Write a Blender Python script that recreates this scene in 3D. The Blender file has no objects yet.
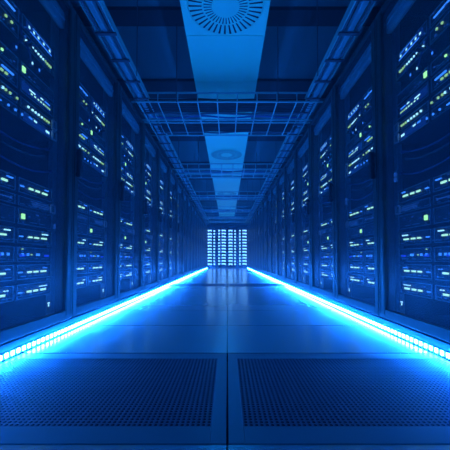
import bpy, bmesh, math, random
from mathutils import Vector, Matrix
random.seed(7)
C = bpy.context.scene
COL = C.collection

# ------------------------------------------------------------------ camera
cam_d = bpy.data.cameras.new('camera')
cam = bpy.data.objects.new('camera', cam_d); COL.objects.link(cam)
CAMZ = 0.45
cam.location = (0, 0, CAMZ)
cam.rotation_euler = (math.radians(90 + 1.7), 0, 0)
cam_d.sensor_width = 36; cam_d.lens = 24.0          # 300 px focal length in the 450 px frame
cam_d.shift_x = -0.0051; cam_d.shift_y = 0.056
cam_d.clip_start = 0.02; cam_d.clip_end = 60
C.camera = cam
# ------------------------------------------------------------------ world and exposure
w = bpy.data.worlds.new('world'); C.world = w; w.use_nodes = True
bg = w.node_tree.nodes['Background']
bg.inputs[0].default_value = (0.0, 0.2, 1.0, 1); bg.inputs[1].default_value = 0.04
C.view_settings.view_transform = 'Standard'
C.view_settings.look = 'None'
C.view_settings.gamma = 1.0
C.view_settings.exposure = 0.0
LED_COL = (0.0088, 0.16, 1.0); LED_STR = 530.0

# ------------------------------------------------------------------ materials
def mat(name, base, rough=0.5, metal=0.0, emit=None, estr=0.0, var=0.0, vscale=8.0, spec=0.5):
    m = bpy.data.materials.new(name); m.use_nodes = True
    nt = m.node_tree; b = nt.nodes['Principled BSDF']
    b.inputs['Base Color'].default_value = (*base, 1)
    b.inputs['Roughness'].default_value = rough
    b.inputs['Metallic'].default_value = metal
    b.inputs['Specular IOR Level'].default_value = spec
    if emit:
        b.inputs['Emission Color'].default_value = (*emit, 1)
        b.inputs['Emission Strength'].default_value = estr
    if var:
        tc = nt.nodes.new('ShaderNodeTexCoord'); n = nt.nodes.new('ShaderNodeTexNoise')
        n.inputs['Scale'].default_value = vscale; n.inputs['Detail'].default_value = 4
        r = nt.nodes.new('ShaderNodeMapRange')
        r.inputs['To Min'].default_value = 1 - var; r.inputs['To Max'].default_value = 1 + var
        mx = nt.nodes.new('ShaderNodeMix'); mx.data_type = 'RGBA'; mx.blend_type = 'MULTIPLY'
        mx.inputs[0].default_value = 1; mx.inputs[6].default_value = (*base, 1)
        nt.links.new(tc.outputs['Object'], n.inputs['Vector'])
        nt.links.new(n.outputs['Fac'], r.inputs['Value'])
        nt.links.new(r.outputs[0], mx.inputs[7])
        nt.links.new(mx.outputs[2], b.inputs['Base Color'])
    return m
M = {}
M['frame'] = mat('rack_frame_paint', (0.03, 0.08, 0.075), 0.40, 0.6, var=0.05)
M['carcass'] = mat('rack_carcass_paint', (0.05, 0.08, 0.10), 0.5, var=0.1)
M['plinth'] = mat('plinth_metal', (0.06, 0.22, 0.24), 0.42, 0.1, var=0.05)
M['black'] = mat('black_plastic', (0.01, 0.01, 0.012), 0.5)
M['seal'] = mat('dark_rubber', (0.02, 0.02, 0.025), 0.7)
M['server'] = mat('server_dark_metal', (0.05, 0.10, 0.12), 0.42, 0.2, var=0.15, vscale=20)
M['bezel'] = mat('server_bezel', (0.3, 0.55, 0.6), 0.4, 0.3, var=0.1, vscale=20)
M['steel'] = mat('bright_steel', (0.9, 1.0, 1.0), 0.3, 0.0)
M['tray'] = mat('galvanised_tray', (0.2, 0.58, 0.52), 0.4, 0.1)
M['rod'] = mat('threaded_rod', (0.10, 0.11, 0.12), 0.5, 0.4)
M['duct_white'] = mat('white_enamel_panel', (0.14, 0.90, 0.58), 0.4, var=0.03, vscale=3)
M['cableduct'] = mat('pale_trunking', (0.12, 0.36, 0.38), 0.45)
M['slab'] = mat('ceiling_grey', (0.06, 0.25, 0.24), 0.8, var=0.1, vscale=2)
M['beam'] = mat('dark_beam', (0.03, 0.032, 0.036), 0.7)
M['wall'] = mat('dark_wall', (0.1, 0.25, 0.3), 0.8)
M['bar'] = mat('pale_plastic', (0.3, 0.8, 0.85), 0.35)
M['cable'] = mat('blue_cable', (0.03, 0.12, 0.3), 0.45)
M['cable_grey'] = mat('grey_cable', (0.08, 0.14, 0.16), 0.45)
M['perf'] = mat('perforated_steel', (0.12, 0.26, 0.34), 0.36, 0.2)
M['tile_rim'] = mat('tile_rim_steel', (0.15, 0.5, 0.55), 0.3, 0.1)
M['void'] = mat('underfloor_dark', (0.012, 0.013, 0.015), 0.8)
M['led'] = mat('led_diode', (0.8, 0.8, 0.8), 0.5, emit=LED_COL, estr=LED_STR)
M['ledback'] = mat('led_backing', (0.35, 0.38, 0.4), 0.4)
def emis(name, col, s): return mat(name, (0.05, 0.05, 0.05), 0.4, emit=col, estr=s)
M['e_pale'] = emis('indicator_pale', (0.42, 1.0, 0.8), 1.9)
M['e_white'] = emis('indicator_white', (0.30, 0.75, 1.0), 2.8)
M['e_blue'] = emis('indicator_blue', (0.03, 0.22, 1.0), 2.4)
M['e_deep'] = emis('indicator_deep_blue', (0.01, 0.05, 1.0), 1.3)
M['e_dimblue'] = emis('indicator_dim_blue', (0.02, 0.16, 0.9), 0.55)
M['e_yellow'] = emis('indicator_yellow_green', (0.45, 1.0, 0.42), 1.1)
M['e_green'] = emis('indicator_green', (0.36, 1.0, 0.42), 2.2)
M['e_glow_paint'] = emis('painted_face_glow', (0.01, 0.12, 1.0), 0.26)  # blue light on the unit faces, put into them as faint emission
M['e_end'] = emis('end_row_indicator', (0.17, 0.5, 1.0), 3.2)

# floor: glossy raised-floor tiles with thin dark seams
def floor_mat():
    m = bpy.data.materials.new('glossy_raised_floor'); m.use_nodes = True
    nt = m.node_tree; b = nt.nodes['Principled BSDF']
    N = nt.nodes.new; L = nt.links.new
    tc = N('ShaderNodeTexCoord'); sp = N('ShaderNodeSeparateXYZ'); L(tc.outputs['Object'], sp.inputs[0])
    def math_(op, a, b_=None):
        n = N('ShaderNodeMath'); n.operation = op
        for i, v in enumerate((a, b_)):
            if v is None: continue
            if isinstance(v, (int, float)): n.inputs[i].default_value = v
            else: L(v, n.inputs[i])
        return n.outputs[0]
    def seam(axis, off, step, width):
        t = math_('ADD', sp.outputs[axis], -off + step * 50 + width / 2)
        t = math_('MODULO', t, step)
        return math_('LESS_THAN', t, width)
    s = math_('MAXIMUM', seam(1, 1.45, 0.6, 0.008), seam(0, 0.0, 1.0, 0.005))
    n = N('ShaderNodeTexNoise'); n.inputs['Scale'].default_value = 3; n.inputs['Detail'].default_value = 5
    L(tc.outputs['Object'], n.inputs['Vector'])
    r = N('ShaderNodeMapRange'); r.inputs['To Min'].default_value = 0.18; r.inputs['To Max'].default_value = 0.24
    L(n.outputs['Fac'], r.inputs['Value']); L(r.outputs[0], b.inputs['Roughness'])
    mx = N('ShaderNodeMix'); mx.data_type = 'RGBA'
    mx.inputs[6].default_value = (0.62, 0.96, 0.92, 1); b.inputs['Metallic'].default_value = 0.5; mx.inputs[7].default_value = (0.06, 0.06, 0.07, 1)
    L(s, mx.inputs[0]); L(mx.outputs[2], b.inputs['Base Color'])
    b.inputs['Specular IOR Level'].default_value = 0.6
    b.inputs['Coat Weight'].default_value = 0.3; b.inputs['Coat Roughness'].default_value = 0.2
    return m
M['floor'] = floor_mat()

# door mesh: fine punched steel, partly see-through
def mesh_mat():
    m = bpy.data.materials.new('punched_door_mesh'); m.use_nodes = True
    nt = m.node_tree; b = nt.nodes['Principled BSDF']; out = nt.nodes['Material Output']
    N = nt.nodes.new; L = nt.links.new
    b.inputs['Base Color'].default_value = (0.04, 0.09, 0.11, 1); b.inputs['Roughness'].default_value = 0.35
    tr = N('ShaderNodeBsdfTransparent'); mix = N('ShaderNodeMixShader')
    tc = N('ShaderNodeTexCoord'); mp = N('ShaderNodeMapping'); mp.inputs['Rotation'].default_value = (math.radians(45), 0, 0)
    L(tc.outputs['Object'], mp.inputs['Vector'])
    sp = N('ShaderNodeSeparateXYZ'); L(mp.outputs[0], sp.inputs[0])
    def s(o):
        a = N('ShaderNodeMath'); a.operation = 'MULTIPLY'; a.inputs[1].default_value = 2 * math.pi / 0.010; L(o, a.inputs[0])
        c = N('ShaderNodeMath'); c.operation = 'SINE'; L(a.outputs[0], c.inputs[0]); return c.outputs[0]
    p = N('ShaderNodeMath'); p.operation = 'MULTIPLY'; L(s(sp.outputs[1]), p.inputs[0]); L(s(sp.outputs[2]), p.inputs[1])
    r = N('ShaderNodeMapRange'); r.inputs['From Min'].default_value = -0.6; r.inputs['From Max'].default_value = 0.6
    r.inputs['To Min'].default_value = 0.16; r.inputs['To Max'].default_value = 0.44
    L(p.outputs[0], r.inputs['Value']); L(r.outputs[0], mix.inputs[0])
    L(tr.outputs[0], mix.inputs[1]); L(b.outputs[0], mix.inputs[2]); L(mix.outputs[0], out.inputs['Surface'])
    return m
M['mesh'] = mesh_mat()

# ------------------------------------------------------------------ helpers
class MB:
    def __init__(s): s.bm = bmesh.new()
    def box(s, x0, x1, y0, y1, z0, z1, bev=0):
        x0, x1 = sorted((x0, x1)); y0, y1 = sorted((y0, y1)); z0, z1 = sorted((z0, z1))
        r = bmesh.ops.create_cube(s.bm, size=1)
        for v in r['verts']:
            v.co = Vector(((x0 + x1) / 2 + v.co.x * (x1 - x0), (y0 + y1) / 2 + v.co.y * (y1 - y0), (z0 + z1) / 2 + v.co.z * (z1 - z0)))
        if bev:
            es = list({e for v in r['verts'] for e in v.link_edges})
            bmesh.ops.bevel(s.bm, geom=es, offset=bev, segments=2, affect='EDGES', profile=0.5)
        return s
    def tube(s, pts, r, n=6, closed=False):
        pts = [Vector(p) for p in pts]; rings = []
        for i, p in enumerate(pts):
            if closed: t = pts[(i + 1) % len(pts)] - pts[i - 1]
            else: t = pts[min(i + 1, len(pts) - 1)] - pts[max(i - 1, 0)]
            t.normalize()
            a = t.cross(Vector((0.13, 0.21, 1)) if abs(t.z) < 0.9 else Vector((1, 0, 0))).normalized(); b = t.cross(a)
            rings.append([s.bm.verts.new(p + r * (math.cos(2 * math.pi * k / n) * a + math.sin(2 * math.pi * k / n) * b)) for k in range(n)])
        m = len(rings)
        for i in range(m if closed else m - 1):
            A, B = rings[i], rings[(i + 1) % m]
            for k in range(n): s.bm.faces.new((A[k], A[(k + 1) % n], B[(k + 1) % n], B[k]))
        if not closed:
            s.bm.faces.new(rings[0][::-1]); s.bm.faces.new(rings[-1])
        return s
    def mesh(s, name, m):
        bmesh.ops.recalc_face_normals(s.bm, faces=s.bm.faces[:])
        me = bpy.data.meshes.new(name); s.bm.to_mesh(me); s.bm.free(); me.materials.append(M[m]); return me
def link(name, me, parent=None, loc=None):
    o = bpy.data.objects.new(name, me); COL.objects.link(o)
    if parent: o.parent = parent
    if loc: o.location = loc
    return o
def tag(o, label=None, cat=None, group=None, kind=None):
    if label: o['label'] = label
    if cat: o['category'] = cat
    if group: o['group'] = group
    if kind: o['kind'] = kind
    return o
def empty(name, loc, label, cat, group=None):
    o = bpy.data.objects.new(name, None); COL.objects.link(o); o.location = loc; o.empty_display_size = 0.1
    return tag(o, label, cat, group)
MC = {}
def cmesh(key, m, fn):
    if key not in MC:
        b = MB(); fn(b); MC[key] = b.mesh(key.split('|')[0], m)
    return MC[key]

ORD = ['nearest', 'second', 'third', 'fourth', 'fifth', 'sixth', 'seventh', 'eighth', 'ninth', 'tenth', 'eleventh', 'twelfth', 'thirteenth', 'fourteenth', 'fifteenth', 'sixteenth', 'farthest']
NR = 17; PW = 0.81; H = 2.10
START = {-1: 1.137, 1: 1.182}
YEND = 14.97

# ------------------------------------------------------------------ setting
def struct(name, b, m): o = link(name, b.mesh(name, m)); o['kind'] = 'structure'; return o
PT = [(0.744, 1.45), (4.93, 5.53)]       # rows of perforated tiles
fb = MB()
ys = [-1.2, PT[0][0], PT[0][1], PT[1][0], PT[1][1], 16.2]
for a, b_ in ((ys[0], ys[1] - .004), (ys[2], ys[3]), (ys[4], ys[5])): fb.box(-2.3, 2.3, a, b_, -0.04, 0)
for a, b_ in ((ys[1], ys[2]), (ys[3], ys[4])):
    fb.box(-2.3, -1.0, a, b_, -0.04, 0); fb.box(1.0, 2.3, a, b_, -0.04, 0)
struct('floor', fb, 'floor')
struct('floor_subfloor', MB().box(-2.3, 2.3, -1.2, 16.2, -0.32, -0.28), 'void')
struct('wall_left', MB().box(-2.4, -2.3, -1.2, 16.2, -0.3, 3.2), 'wall')
struct('wall_right', MB().box(2.3, 2.4, -1.2, 16.2, -0.3, 3.2), 'wall')
struct('wall_back', MB().box(-2.4, 2.4, 16.2, 16.3, -0.3, 3.2), 'wall')
struct('ceiling', MB().box(-2.4, 2.4, -1.2, 16.2, 3.1, 3.2), 'slab')
for i, (a, b_) in enumerate([(0.6, 1.0), (3.07, 3.29), (4.33, 4.80), (6.25, 6.57), (8.1, 8.6), (9.45, 9.8), (11.7, 12.1), (13.1, 13.5)]):
    struct('trim_%d' % (i + 1), MB().box(-2.3, 2.3, a, b_, 3.06, 3.1), 'beam')


# ------------------------------------------------------------------ thin haze added to brighten the far end of the aisle
hm = bpy.data.materials.new('far_fill_haze'); hm.use_nodes = True
hn = hm.node_tree; hn.nodes.remove(hn.nodes['Principled BSDF'])
vs_ = hn.nodes.new('ShaderNodeVolumeScatter'); vs_.inputs['Density'].default_value = 0.016; vs_.inputs['Color'].default_value = (0.6, 0.9, 1, 1)
hn.links.new(vs_.outputs[0], hn.nodes['Material Output'].inputs['Volume'])
hb = MB().box(-2.29, 2.29, -1.1, 16.19, 0.001, 3.09).mesh('haze', 'void'); hb.materials.clear(); hb.materials.append(hm)
tag(link('haze', hb), 'thin blue haze added along the aisle to brighten its far end', 'haze', None, 'stuff')

# ------------------------------------------------------------------ perforated floor tiles
def perf_mesh(W, D, p, r):
    nx = int(W / p); ny = int(D / p)
    bm = bmesh.new(); n = 8; V = {}
    def v(x, y, z):
        k = (round(x, 5), round(y, 5), z)
        if k not in V: V[k] = bm.verts.new((x, y, z))
        return V[k]
    for i in range(nx):
        for j in range(ny):
            cx = (i + .5) * p; cy = (j + .5) * p
            ring = [(cx + r * math.cos(math.pi / 8 + k * math.pi / 4), cy + r * math.sin(math.pi / 8 + k * math.pi / 4)) for k in range(n)]
            h = p / 2
            sq = [(cx + h, cy + h), (cx - h, cy + h), (cx - h, cy - h), (cx + h, cy - h)]
            t = [v(*q, 0) for q in ring]; bt = [v(*q, -0.004) for q in ring]; s4 = [v(*q, 0) for q in sq]
            # ring verts: k=0 (22.5deg),1 (67.5),2(112.5)...; corners at 45,135,225,315
            for c in range(4):
                a, b2 = t[2 * c], t[2 * c + 1]; nx_ = t[(2 * c + 2) % 8]
                bm.faces.new((a, s4[c], b2))
                bm.faces.new((b2, s4[c], s4[(c + 1) % 4], nx_))
            for k in range(n):
                bm.faces.new((t[k], t[(k + 1) % n], bt[(k + 1) % n], bt[k]))
    me = bpy.data.meshes.new('perforated_plate'); bm.to_mesh(me); bm.free(); me.materials.append(M['perf'])
    return me, nx * p, ny * p
def tile_set(y0, y1, labels, me=None, pw=None, pd=None):
    D = y1 - y0
    if me is None: me, pw, pd = perf_mesh(0.925, D - 0.15, 0.0145, 0.0050)
    mx = (1.0 - pw) / 2 ; my = (D - pd) / 2
    rim = MB(); g = 0.003
    rim.box(g, mx, g, D - g, -0.035, 0, 0.0015); rim.box(1 - mx, 1 - g, g, D - g, -0.035, 0, 0.0015)
    rim.box(mx, 1 - mx, g, my, -0.035, 0, 0.0015); rim.box(mx, 1 - mx, D - my, D - g, -0.035, 0, 0.0015)
    rm = rim.mesh('rim', 'tile_rim')
    pan = MB().box(g, 1 - g, g, D - g, -0.14, -0.13).mesh('damper_pan', 'void')
    for x, lab in zip((-1.0, 0.0), labels):
        t = empty('perforated_floor_tile', (x, y0, 0), lab, 'floor tile', 'perforated floor tiles')
        link('rim', rm, t); link('perforated_plate', me, t, (mx, my, -0.0006)); link('damper_pan', pan, t)
tile_set(*PT[0], ['left of the two large perforated metal floor tiles in the foreground', 'right of the two large perforated metal floor tiles in the foreground'])
tile_set(*PT[1], ['dark perforated floor tile left of the centre seam, halfway down the aisle', 'dark perforated floor tile right of the centre seam, halfway down the aisle'])

# ------------------------------------------------------------------ LED strips along the plinths
for s, side in ((-1, 'left'), (1, 'right')):
    L0, L1 = 0.35, 14.9
    t = empty('led_light_strip', (s * 0.99, 0, 0), 'glowing blue-white LED strip along the foot of the %s rack row' % side, 'light strip', 'LED strips at the aisle edges')
    b = MB().box(0, s * 0.008, L0, L1, 0.002, 0.029); link('channel', b.mesh('channel', 'ledback'), t)
    link('gasket', MB().box(-s * 0.009, 0, L0, L1, 0.0005, 0.0055).mesh('gasket', 'black'), t)
    pitch = 0.038; n = int((L1 - L0) / pitch); me = MB()
    for k in range(n - 100):
        y = L0 + (k + 100.5) * pitch
        me.box(-s * 0.004, -s * 0.0002, y - 0.008, y + 0.008, 0.009, 0.028)
    tag(link('diodes', me.mesh('diodes', 'led'), t), kind='stuff')
    one = MB().box(-s * 0.004, -s * 0.0002, -0.008, 0.008, 0.009, 0.028).mesh('diode', 'led')
    for k in range(100): link('diode', one, t, (0, L0 + (k + .5) * pitch, 0))

# ------------------------------------------------------------------ racks
def door_frame(s):
    def f(b):
        d = s * 0.032
        b.box(0, d, 0.004, 0.052, 0.074, 2.085, 0.003); b.box(0, d, PW - 0.080, PW - 0.004, 0.074, 2.085, 0.003)
        b.box(0, d, 0.052, PW - 0.080, 0.074, 0.132, 0.003); b.box(0, d, 0.052, PW - 0.080, 2.05, 2.085, 0.003)
        b.box(-s * 0.003, 0, PW - 0.072, PW - 0.060, 0.1, 2.06); b.box(-s * 0.003, 0, PW - 0.024, PW - 0.018, 0.1, 2.06)
    return f
def make_rack(s, k):
    y0 = START[s] + k * PW; side = 'left' if s < 0 else 'right'
    pos = ORD[k] if k < 2 or k == 16 else ORD[k]
    lab = ('nearest tall server rack in the %s row, cut by the photo edge' % side) if k == 0 else \
          ('farthest server rack in the %s row, beside the end wall' % side) if k == 16 else \
          '%s server rack from the camera in the %s row, blue-lit steel with mesh door' % (pos, side)
    t = empty('server_rack', (s * 1.0, y0, 0), lab, 'server rack', 'server racks lining the aisle')
    S = '%d' % s
    link('plinth', cmesh('plinth|' + S, 'plinth', lambda b: b.box(0, s * 0.95, 0.001, PW - 0.001, 0, 0.066, 0.002)), t)
    def car(b):
        b.box(s * 0.04, s * 0.98, 0.002, 0.018, 0.068, H); b.box(s * 0.04, s * 0.98, PW - 0.018, PW - 0.002, 0.068, H)
        b.box(s * 0.04, s * 0.98, 0.018, PW - 0.018, 0.068, 0.086); b.box(s * 0.04, s * 0.98, 0.018, PW - 0.018, H - 0.018, H)
        b.box(s * 0.96, s * 0.98, 0.018, PW - 0.018, 0.086, H - 0.018)
    link('cabinet_body', cmesh('cabinet_body|' + S, 'carcass', car), t)
    def rail(b): b.box(s * 0.098, s * 0.135, 0, 0.028, 0.086, H - 0.018); b.box(s * 0.098, s * 0.101, -0.012, 0.03, 0.086, H - 0.018)
    rm = cmesh('mounting_rail|' + S, 'bezel', rail)
    link('mounting_rail', rm, t, (0, 0.030, 0)); link('mounting_rail', rm, t, (0, PW - 0.062, 0))
    d = link('door', cmesh('door|' + S, 'frame', door_frame(s)), t)
    link('mesh_panel', cmesh('mesh_panel|' + S, 'mesh', lambda b: b.box(s * 0.014, s * 0.016, 0.052, PW - 0.080, 0.132, 2.05)), d)
    def hd(b):
        b.box(-s * 0.038, -s * 0.010, 0.0, 0.036, 0.985, 1.172, 0.006)
        b.box(-s * 0.014, 0, 0.018, 0.034, 1.0, 1.02); b.box(-s * 0.014, 0, 0.018, 0.034, 1.14, 1.16)
    tag(link('handle', cmesh('handle|' + S, 'black', hd), d), 'black door handle')
    def bar(b):
        b.box(s * 0.040, s * 0.085, 0.06, 0.755, 1.925, 2.035, 0.018)
        b.box(s * 0.032, s * 0.041, 0.08, 0.735, 1.972, 1.984, 0.002)
    tag(link('light_bar', cmesh('light_bar|' + S, 'bar', bar), t), 'long pale bar with rounded ends across the rack top')
    b_ = cmesh('status_display|' + S, 'e_dimblue', lambda b: [b.box(s * 0.012, s * 0.0135, 0.738, 0.746, 0.160, 0.166)])
    if k < 8:
        # small lit marks on the inner rail
        def marks(b):
            b.box(s * 0.094, s * 0.097, 0.700, 0.722, 0.178, 0.184); b.box(s * 0.094, s * 0.097, 0.707, 0.715, 0.160, 0.174)
        link('status_light', cmesh('status_light|' + S, 'e_white', marks), t)
        if s > 0:
            def disp(b): b.box(s * 0.094, s * 0.097, 0.745, 0.775, 0.955, 0.980); b.box(s * 0.094, s * 0.097, 0.745, 0.775, 0.988, 1.013)
        else:
            def disp(b): b.box(s * 0.094, s * 0.097, 0.752, 0.770, 0.640, 0.672)
        link('status_display', cmesh('status_display_b|' + S, 'e_dimblue', disp), t)
    return t

# one lit cluster: (u0, u1, z, height, material)
def seg(a, b, z, h, m): return (a, b, z, h, m)
def dashes(z, m='e_pale', A=True, three=True):
    r = [seg(.520, .552, z, .010, m), seg(.575, .610, z, .010, m), seg(.638, .685, z, .010, m), seg(.450, .475, z, .007, 'e_blue')]
    if A: r += [seg(.215, .245, z, .010, m), seg(.265, .295, z, .010, m), seg(.315, .352, z, .010, m)]
    return r
def dots(us, z, h, m, w=.008): return [seg(u - w / 2, u + w / 2, z, h, m) for u in us]
def fr(a, b, n): return [a + (b - a) * i / (n - 1) for i in range(n)]
ROWS = [  # z of the lit row, unit half height, kind, description, lights, handle
 (0.275, .042, 'network_switch', 'lowest unit, three pale dashes with faint blue dots above', dashes(.270) + dots([.63, .65, .67, .69, .37, .35], .291, .005, 'e_white', .007), 0),
 (0.380, .042, 'network_switch', 'second lowest unit, three pale dashes under faint dots', dashes(.378) + dots([.66, .675, .69, .36, .38], .398, .005, 'e_blue', .007), 0),
 (0.475, .042, 'disk_array', 'low unit lit by deep blue points', dots([.475, .52, .60, .615, .30, .33, .37], .475, .014, 'e_blue', .012) + dots([.465, .485, .68, .70, .31], .470, .012, 'e_deep', .018) + dots([.475], .505, .006, 'e_yellow', .006) + dots([.55], .475, .007, 'e_yellow', .007), 0),
 (0.575, .042, 'network_switch', 'unit just above the deep blue lights with white dots', dashes(.572) + dots([.65, .665, .68, .695, .36, .375, .345], .597, .006, 'e_white', .009), 0),
 (0.680, .045, 'power_controller', 'unit with one square green lamp near its middle', dots([.475], .680, .028, 'e_green', .022), 0),
 (0.762, .028, 'blade_server', 'slim unit with thin pale lines and a loop handle', [seg(.53, .70, .775, .0028, 'e_dimblue'), seg(.55, .71, .764, .0028, 'e_dimblue'), seg(.57, .71, .753, .0028, 'e_dimblue'), seg(.20, .38, .764, .003, 'e_dimblue')], 1),
 (0.845, .042, 'network_switch', 'middle unit below the drooping cables, pale dashes and dots', dashes(.842) + dots([.67, .69, .355, .37, .385], .866, .006, 'e_blue', .012), 0),
 (1.225, .030, 'storage_server', 'blue-glowing unit with a loop handle above the drooping cables', [seg(.46, .695, 1.222, .036, 'e_glow_paint'), seg(.655, .69, 1.225, .013, 'e_white'), seg(.50, .53, 1.236, .011, 'e_blue'), seg(.545, .57, 1.236, .010, 'e_white'), seg(.22, .30, 1.222, .006, 'e_blue')] + dots([.45, .40, .35], 1.225, .010, 'e_blue', .008), 1),
 (1.292, .030, 'storage_server', 'unit with white then yellow-green points and a loop handle', dots([.50, .535, .562, .59, .62], 1.292, .010, 'e_white', .010) + dots([.645, .668, .688], 1.292, .011, 'e_yellow', .010) + dots([.25, .27, .31], 1.292, .010, 'e_white', .010) + dots([.33, .36, .41], 1.292, .011, 'e_yellow', .009), 1),
 (1.385, .040, 'network_switch', 'upper unit, yellow-green dashes under blue ones', dots([.52, .55, .58, .605, .63], 1.375, .009, 'e_pale', .014) + dots([.65, .67, .688, .30, .33, .27], 1.375, .010, 'e_yellow', .015) + [seg(.44, .70, 1.386, .046, 'e_glow_paint'), seg(.60, .625, 1.398, .008, 'e_white'), seg(.64, .69, 1.398, .008, 'e_blue'), seg(.50, .55, 1.390, .008, 'e_white'), seg(.30, .38, 1.398, .008, 'e_blue')], 0),
 (1.475, .036, 'power_controller', 'upper unit with one round green lamp near its middle', dots([.455], 1.475, .028, 'e_green', .024) + dots([.30], 1.475, .01, 'e_green', .010), 0),
 (1.645, .038, 'patch_bay', 'second highest unit, white points ending yellow-green', dots([.47, .525, .552, .577, .60, .622], 1.645, .009, 'e_white', .008) + dots([.644, .664, .682, .697], 1.645, .011, 'e_yellow', .009) + dots([.32, .36, .24], 1.66, .010, 'e_yellow', .010), 0),
 (1.735, .038, 'patch_bay', 'highest unit, bright row of blue and white points', dots([.49, .53, .57, .62, .68], 1.735, .013, 'e_white', .013) + [seg(.47, .70, 1.735, .044, 'e_glow_paint'), seg(.50, .70, 1.718, .006, 'e_blue'), seg(.52, .69, 1.752, .004, 'e_blue'), seg(.20, .38, 1.735, .006, 'e_blue')], 0),
]
def make_unit(s, k, ri):
    z, hh, kind, desc, lights, hd = ROWS[ri]; S = '%d' % s
    y0 = START[s] + k * PW; side = 'left' if s < 0 else 'right'
    t = empty(kind, (s * 1.0, y0, z), '%s, in the %s %s rack' % (desc, ORD[k], side), {'network_switch': 'network switch', 'disk_array': 'server', 'power_controller': 'controller', 'blade_server': 'server', 'storage_server': 'server', 'patch_bay': 'network equipment'}[kind], 'rack-mounted units in the side racks')
    def ch(b):
        b.box(s * 0.104, s * 0.80, 0.062, 0.744, -hh, hh, 0.002)
    link('chassis', cmesh('chassis|%s|%d' % (S, ri), 'server', ch), t)
    def bz(b):
        for a, c in ((.066, .412), (.436, .740)):     # raised border round each half of the unit
            b.box(s * 0.100, s * 0.1045, a, c, hh - .006, hh - .002); b.box(s * 0.100, s * 0.1045, a, c, -hh + .002, -hh + .006)
            b.box(s * 0.100, s * 0.1045, a, a + .005, -hh + .006, hh - .006); b.box(s * 0.100, s * 0.1045, c - .005, c, -hh + .006, hh - .006)
        r = random.Random(ri)
        for q in range(10):
            u = .09 + r.random() * .58
            if .40 < u < .44: continue
            b.box(s * 0.101, s * 0.1045, u, u + .015 + r.random() * .03, -hh * .6, -hh * .6 + .004)
    link('bezel', cmesh('bezel|%s|%d' % (S, ri), 'bezel', bz), t)
    if hd:
        q = min(hh - .004, .026)
        pts = [(s * .104, .705, -q), (s * .078, .708, -q), (s * .074, .725, -q), (s * .078, .742, -q), (s * .078, .742, q), (s * .074, .725, q), (s * .078, .708, q), (s * .104, .705, q)]
        pts = [(s * .088, .708, -q), (s * .088, .745, -q), (s * .088, .748, -q + .004), (s * .088, .748, q - .004), (s * .088, .745, q), (s * .088, .708, q), (s * .088, .704, q - .004), (s * .088, .704, -q + .004)]
        def hl(b):
            b.tube(pts, .0055, 6, closed=True); b.box(s * .088, s * .104, .716, .722, q - .003, q); b.box(s * .088, s * .104, .716, .722, -q, -q + .003)
        link('handle', cmesh('loop|%s|%d' % (S, ri), 'steel', hl), t)
    def pilots(b):
        r = random.Random(ri * 3 + 1)
        for q in range(16):
            u = .12 + r.random() * .58
            if .405 < u < .44: continue
            zz = (r.random() * 1.5 - .75) * hh; l = .002 + .006 * (r.random() > .6)
            b.box(s * 0.0985, s * 0.104, u, u + .003 + l, zz, zz + .004)
    link('pilot_lights', cmesh('pilot_lights|%s|%d' % (S, ri), 'e_dimblue', pilots), t)
    if k < 3:
        for (a, c, lz, h, m) in lights:
            fx = 0.0012 if m == 'e_glow_paint' else 0  # painted face glow sits slightly behind the actual indicators
            o = link('indicator_light', cmesh('indicator_light|%s|%.4f|%.4f|%s' % (S, c - a, h, m), m, lambda b: b.box(s * (0.097 + fx), s * 0.104, -(c - a) / 2, (c - a) / 2, -h / 2, h / 2)), t, (0, (a + c) / 2, lz - z))
    else:
        for m in sorted({l[4] for l in lights}):
            def f(b):
                for (a, c, lz, h, mm) in lights:
                    if mm == m: b.box(s * (0.0982 if m == 'e_glow_paint' else 0.097), s * 0.104, a, c, lz - z - h / 2, lz - z + h / 2)  # includes the painted face glow, set slightly back
            link('indicator_lights', cmesh('indicator_lights|%s|%d|%s' % (S, ri, m), m, f), t)
for s in (-1, 1):
    for k in range(NR):
        make_rack(s, k)
        if k < 7:
            for ri in range(len(ROWS)): make_unit(s, k, ri)

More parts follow.
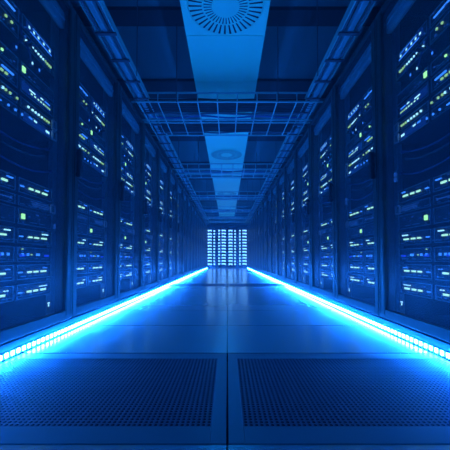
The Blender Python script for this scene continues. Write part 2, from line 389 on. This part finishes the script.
# drooping cables and upper cable tangles
def arc(b, s, u0, u1, z0, z1, sag, x, r, seed):
    rr = random.Random(seed); pts = []
    for i in range(15):
        t = i / 14
        pts.append((s * (x + .01 * math.sin(t * 5 + seed)), u0 + (u1 - u0) * t, z0 + (z1 - z0) * t - sag * 4 * t * (1 - t)))
    b.tube(pts, r, 6)
for s in (-1, 1):
    side = 'left' if s < 0 else 'right'
    for k in range(4):
        y0 = START[s] + k * PW
        for q, (u0, u1, z0, z1, sag, w_) in enumerate([(.06, .70, 1.16, 1.13, .07, 'upper'), (.08, .66, 1.10, 1.07, .06, 'middle'), (.07, .73, 1.03, 1.0, .07, 'lower')]):
            me = cmesh('network_cable|%d|%d' % (s, q), 'cable' if q != 1 else 'cable_grey', lambda b: [arc(b, s, u0, u1, z0, z1, sag, .112, .0055, q), b.box(s * .105, s * .125, u0 - .008, u0 + .008, z0 - .008, z0 + .008), b.box(s * .105, s * .125, u1 - .008, u1 + .008, z1 - .008, z1 + .008)])
            o = link('network_cable', me, None, (s, y0, 0))
            tag(o, '%s of three drooping cables in the %s %s rack, below the loop-handled units' % (w_, ORD[k], side), 'cable', 'drooping cables in the racks')
        for q in range(3):
            def g(b):
                rr = random.Random(q + 5); c = .40 + .07 * q
                pts = []
                for i in range(16):
                    t = i / 15
                    pts.append((s * (.085 + .015 * math.sin(t * 6.3)), c + .035 * math.sin(t * (5 + q) + q), 1.695 - t * .16 - .0 * q))
                b.tube(pts, .005, 6)
                b.box(s * .08, s * .10, pts[-1][1] - .008, pts[-1][1] + .008, 1.52, 1.55)
            o = link('patch_cable', cmesh('patch_cable|%d|%d' % (s, q), 'cable', g), None, (s, y0, 0))
            tag(o, '%s of the twisted blue patch cords near the top of the %s %s rack' % (['nearest', 'middle', 'farthest'][q], ORD[k], side), 'cable', 'twisted patch cords in the racks')
            def pl(b):
                c = .40 + .07 * q; pp = c + .035 * math.sin((5 + q) + q)
                b.box(s * .078, s * .081, pp - .005, pp + .005, 1.528, 1.542)
            link('plug_light', cmesh('plug_light|%d|%d' % (s, q), ['e_blue', 'e_white', 'e_blue'][q], pl), o)

# ------------------------------------------------------------------ racks closing the aisle
for i, (x0, side) in enumerate(((-1.035, 'left'), (0.005, 'right'))):
    t = empty('server_rack', (x0, YEND, 0), '%s of the two wide server racks closing the far end of the aisle' % side, 'server rack', 'racks closing the aisle end')
    b = MB(); b.box(0, 1.03, 0.05, 0.9, 0, 0.08); b.box(0, .02, .03, .9, .08, 2.16); b.box(1.01, 1.03, .03, .9, .08, 2.16)
    b.box(.02, 1.01, .03, .9, 2.14, 2.16); b.box(.02, 1.01, .88, .9, .08, 2.14)
    link('cabinet_body', b.mesh('cabinet_body', 'carcass'), t)
    b = MB(); b.box(0, .045, 0, .03, .08, 2.16); b.box(.985, 1.03, 0, .03, .08, 2.16); b.box(.045, .985, 0, .03, 1.99, 2.16); b.box(.045, .985, 0, .03, .08, .12)
    link('front_frame', b.mesh('front_frame', 'beam'), t)
    for r in range(12):
        z = .20 + r * .152
        u = empty('storage_server', (x0, YEND + .03, z), '%s unit from the bottom with four pale lit panels, %s end rack' % (['lowest', 'second', 'third', 'fourth', 'fifth', 'sixth', 'seventh', 'eighth', 'ninth', 'tenth', 'eleventh', 'highest'][r], side), 'server', 'lit units in the end racks')
        link('chassis', cmesh('chassis_end', 'carcass', lambda b: b.box(.05, .98, 0, .7, -.07, .07)), u)
        for q, (a, c) in enumerate(((.06, .26), (.345, .43), (.59, .68), (.76, .97))):
            wd = c - a
            def pn(b):
                rr = random.Random(int(wd * 1000))
                n = 4 if wd > .15 else 2
                for g in range(n):
                    b.box(-wd / 2 + g * wd / n, -wd / 2 + (g + .82) * wd / n, -.006, .001, -.042 + .03 * rr.random(), .045 - .02 * rr.random())
            link('light_panel', cmesh('light_panel|%d' % q, 'e_end', pn), u, ((a + c) / 2, 0, (-.01 if (r * 7 + q * 3) % 5 == 0 else 0)))

# ------------------------------------------------------------------ overhead duct with round diffusers
ZD = CAMZ + 2.04
HW = 0.375; seams = [-1.1 + .68 * i for i in range(24)]
def disc(R, z0, z1, hub=False):
    pass
seam0 = 2.76 - .68 * 5
WORD = ['nearest', 'second', 'third', 'fourth', 'fifth', 'sixth', 'seventh', 'eighth', 'ninth', 'tenth', 'eleventh', 'twelfth', 'thirteenth', 'fourteenth', 'fifteenth', 'sixteenth', 'seventeenth', 'eighteenth', 'nineteenth', 'farthest']
DIFF = [2.355, 5.80, 9.29]
pi_ = 0
y = 0.72
segs = []
while y < 14.6:
    segs.append((y, min(y + 0.68, 14.8))); y += 0.68
# make the panel that carries a diffuser one piece
pan = []
edges = [0.65, 1.33, 2.0, 2.68, 3.40, 4.12, 4.8, 5.48, 6.22, 6.9, 7.58, 8.26, 8.94, 9.64, 10.32, 11.0, 11.68, 12.36, 13.04, 13.72, 14.4]
for i in range(len(edges) - 1):
    a, b_ = edges[i], edges[i + 1]
    b = MB().box(-HW, HW - .034, a + .0025, b_ - .0025, ZD, ZD + .16, .003)
    for sx in (-1, 1): b.box(*((-HW, -HW + .018) if sx < 0 else (HW - .052, HW - .034)), a + .0025, b_ - .0025, ZD - .006, ZD, .001)
    o = link('ceiling_panel', b.mesh('ceiling_panel', 'duct_white'))
    has = [d for d in DIFF if a < d < b_]
    tag(o, ('white overhead duct panel carrying the %s round diffuser' % ['nearest', 'middle', 'farthest'][DIFF.index(has[0])]) if has else '%s section of the white overhead duct from the camera' % WORD[i], 'ceiling panel', 'white overhead duct panels')
def diffuser(yc, lab):
    t = empty('air_diffuser', (-.014, yc, ZD), lab, 'air vent', 'round ceiling diffusers')
    # faceplate: flat disc with radial slots cut in (two rings of slots)
    bm = bmesh.new(); n = 216; rings = [0.0, .112, .178, .192, .298, .312]
    per = 6                      # slot cell: 6 steps, 2 of them open
    vs = []
    for R in rings:
        vs.append([bm.verts.new((R * math.cos(2 * math.pi * k / n), R * math.sin(2 * math.pi * k / n), -.010 if R < .31 else 0)) for k in range(n)] if R else [bm.verts.new((0, 0, -.010))])
    for k in range(n): bm.faces.new((vs[0][0], vs[1][k], vs[1][(k + 1) % n]))
    for r in range(1, len(rings) - 1):
        for k in range(n):
            off = 2 if r == 1 else 0
            slot = (r in (1, 3)) and ((k + off) % per) < 2
            if not slot: bm.faces.new((vs[r][k], vs[r + 1][k], vs[r + 1][(k + 1) % n], vs[r][(k + 1) % n]))
    bmesh.ops.solidify(bm, geom=bm.faces[:], thickness=.003) if False else None
    bmesh.ops.recalc_face_normals(bm, faces=bm.faces[:])
    me = bpy.data.meshes.new('slotted_face'); bm.to_mesh(me); bm.free(); me.materials.append(M['duct_white'])
    link('slotted_face', me, t)
    b = MB(); r = bmesh.ops.create_cone(b.bm, cap_ends=True, segments=48, radius1=.300, radius2=.300, depth=.002)
    for v in r['verts']: v.co.z -= .0035
    tag(link('dark_core', b.mesh('dark_core', 'void'), t), 'dark opening behind the slots')
for yc, lab in zip(DIFF, ['nearest round ceiling diffuser with dark radial slots, cut by the photo top', 'middle round ceiling diffuser, seen between the first two cross trays', 'farthest round ceiling diffuser, small, beyond the second cross tray']): diffuser(yc, lab)

# ------------------------------------------------------------------ cable trays
ZT = 2.20
for s, side in ((-1, 'left'), (1, 'right')):
    t = empty('cable_ladder', (0, 0, ZT), 'long metal cable ladder running above the %s rack row' % side, 'cable tray', 'cable ladders above the rack rows')
    xi, xo = .868, 1.005; L0, L1 = .4, 14.9
    for xx in (xi, xo):
        b = MB().box(s * xx, s * (xx + .009), L0, L1, 0, .012); b.box(s * xx, s * (xx + .009), L0, L1, .05, .062); b.box(s * (xx + .003), s * (xx + .006), L0, L1, .01, .05)
        link('side_rail', b.mesh('side_rail', 'tray'), t)
    rg = MB().box(s * (xi - .01), s * (xo + .015), -.014, .014, -.014, -.001, .002).mesh('rung', 'rod')
    y = .38
    while y < 14.8:
        link('rung', rg, t, (0, y, 0)); y += .315
    o = link('cable_trunking', MB().box(s * .922, s * .970, L0, L1, ZT + .0005, ZT + .045, .008).mesh('cable_trunking', 'cableduct'))
    tag(o, 'pale cable trunking lying in the %s cable ladder' % side, 'trunking', 'trunking in the cable ladders')
    for q in range(2):
        xx = .890 + q * .098
        pts = [(s * (xx + .006 * math.sin(i * .9 + q)), L0 + i * (L1 - L0) / 60, ZT + .012 + 0) for i in range(61)]
        tag(link('power_cable', MB().tube(pts, .008, 6).mesh('power_cable', 'cable_grey')), 'grey cable beside the trunking, on its %s edge, in the %s cable ladder' % (['aisle', 'rack'][q], side), 'cable', 'cables in the ladders')
    y = 2.8; n = 0
    while y < 14:
        o = link('hanger_rod', cmesh('hanger_rod|%d' % s, 'rod', lambda b: b.tube([(s * .86, 0, -.012), (s * .86, 0, 3.1 - ZT)], .004, 6)), None, (0, y, ZT))
        tag(o, '%s thin rod holding up the %s cable ladder' % (ORD[n] if n else 'nearest', side), 'rod', 'hanger rods of the cable ladders')
        y += 2.45; n += 1
def cross_tray(y0, dep, word, zt):
    t = empty('cable_basket', (0, y0, zt), '%s wire cable basket crossing the aisle under the ceiling' % word, 'cable tray', 'wire baskets crossing the aisle')
    X = 1.06; r = .0075
    def bar(yy, z, rr=r): return MB().box(-X, X, yy - rr, yy + rr, z - rr, z + rr).mesh('cross_bar', 'tray')
    zz = [(0, .10), (0, 0), (dep, 0), (dep, .10), (dep * .48, 0), (dep * .56, 0)]
    for yy, z in zz: link('cross_bar', bar(yy, z), t)
    wr = MB().tube([(0, 0, .10), (0, 0, 0), (0, dep, 0), (0, dep, .10)], .0075, 6).mesh('wire', 'tray')
    n = 10
    for i in range(n): link('wire', wr, t, (-.99 + 1.98 * i / (n - 1), 0, 0))
    for q, (yy, rr, m) in enumerate([(.36, .014, 'cable_grey'), (.44, .010, 'cable'), (.94, .012, 'cable_grey')]):
        yy *= dep
        pts = [(-1.02 + i * .1, y0 + yy + .02 * math.sin(i * .8 + q * 2 + y0), zt + .0065 + rr + .004 * (1 + math.sin(i + q))) for i in range(21)]
        tag(link('power_cable', MB().tube(pts, rr, 6).mesh('power_cable', m)), '%s cable lying in the %s crossing basket' % (['thick front', 'thin', 'thick rear'][q], word), 'cable', 'cables in the crossing baskets')
    if word == 'nearest':
        names = ['first', 'second', 'third', 'fourth', 'fifth', 'sixth', 'seventh', 'eighth', 'ninth', 'tenth', 'eleventh', 'twelfth']
        for q, yy in enumerate([.03, .075, .12, .165, .21, .25, .56, .61, .66, .70, .75, .80]):
            rr = .019
            pts = [(-1.03 + i * .1, y0 + yy + .006 * math.sin(i * .7 + q * 1.7), zt + .0065 + rr + .003 * (1 + math.sin(i * 1.1 + q))) for i in range(21)]
            tag(link('power_cable', MB().tube(pts, rr, 8).mesh('power_cable', 'void')), '%s dark cable from the front lying across the nearest wire basket' % names[q], 'cable', 'dark cables filling the nearest basket')
    for sx in (-1, 1):
        tag(link('hanger_rod', cmesh('hanger_rod_b', 'rod', lambda b: b.tube([(0, 0, -.01), (0, 0, 3.1 - zt)], .005, 6)), None, (sx * .56, y0 - .0125, zt)), 'thin rod holding up the %s crossing basket on its %s side' % (word, 'left' if sx < 0 else 'right'), 'rod', 'hanger rods of the crossing baskets')
for i, (y0, dep, wd) in enumerate([(3.27, .90, 'nearest'), (5.75, .62, 'second'), (8.15, .62, 'third'), (10.5, .62, 'fourth'), (12.3, .6, 'fifth'), (13.75, .6, 'farthest')]): cross_tray(y0, dep, wd, 2.19)
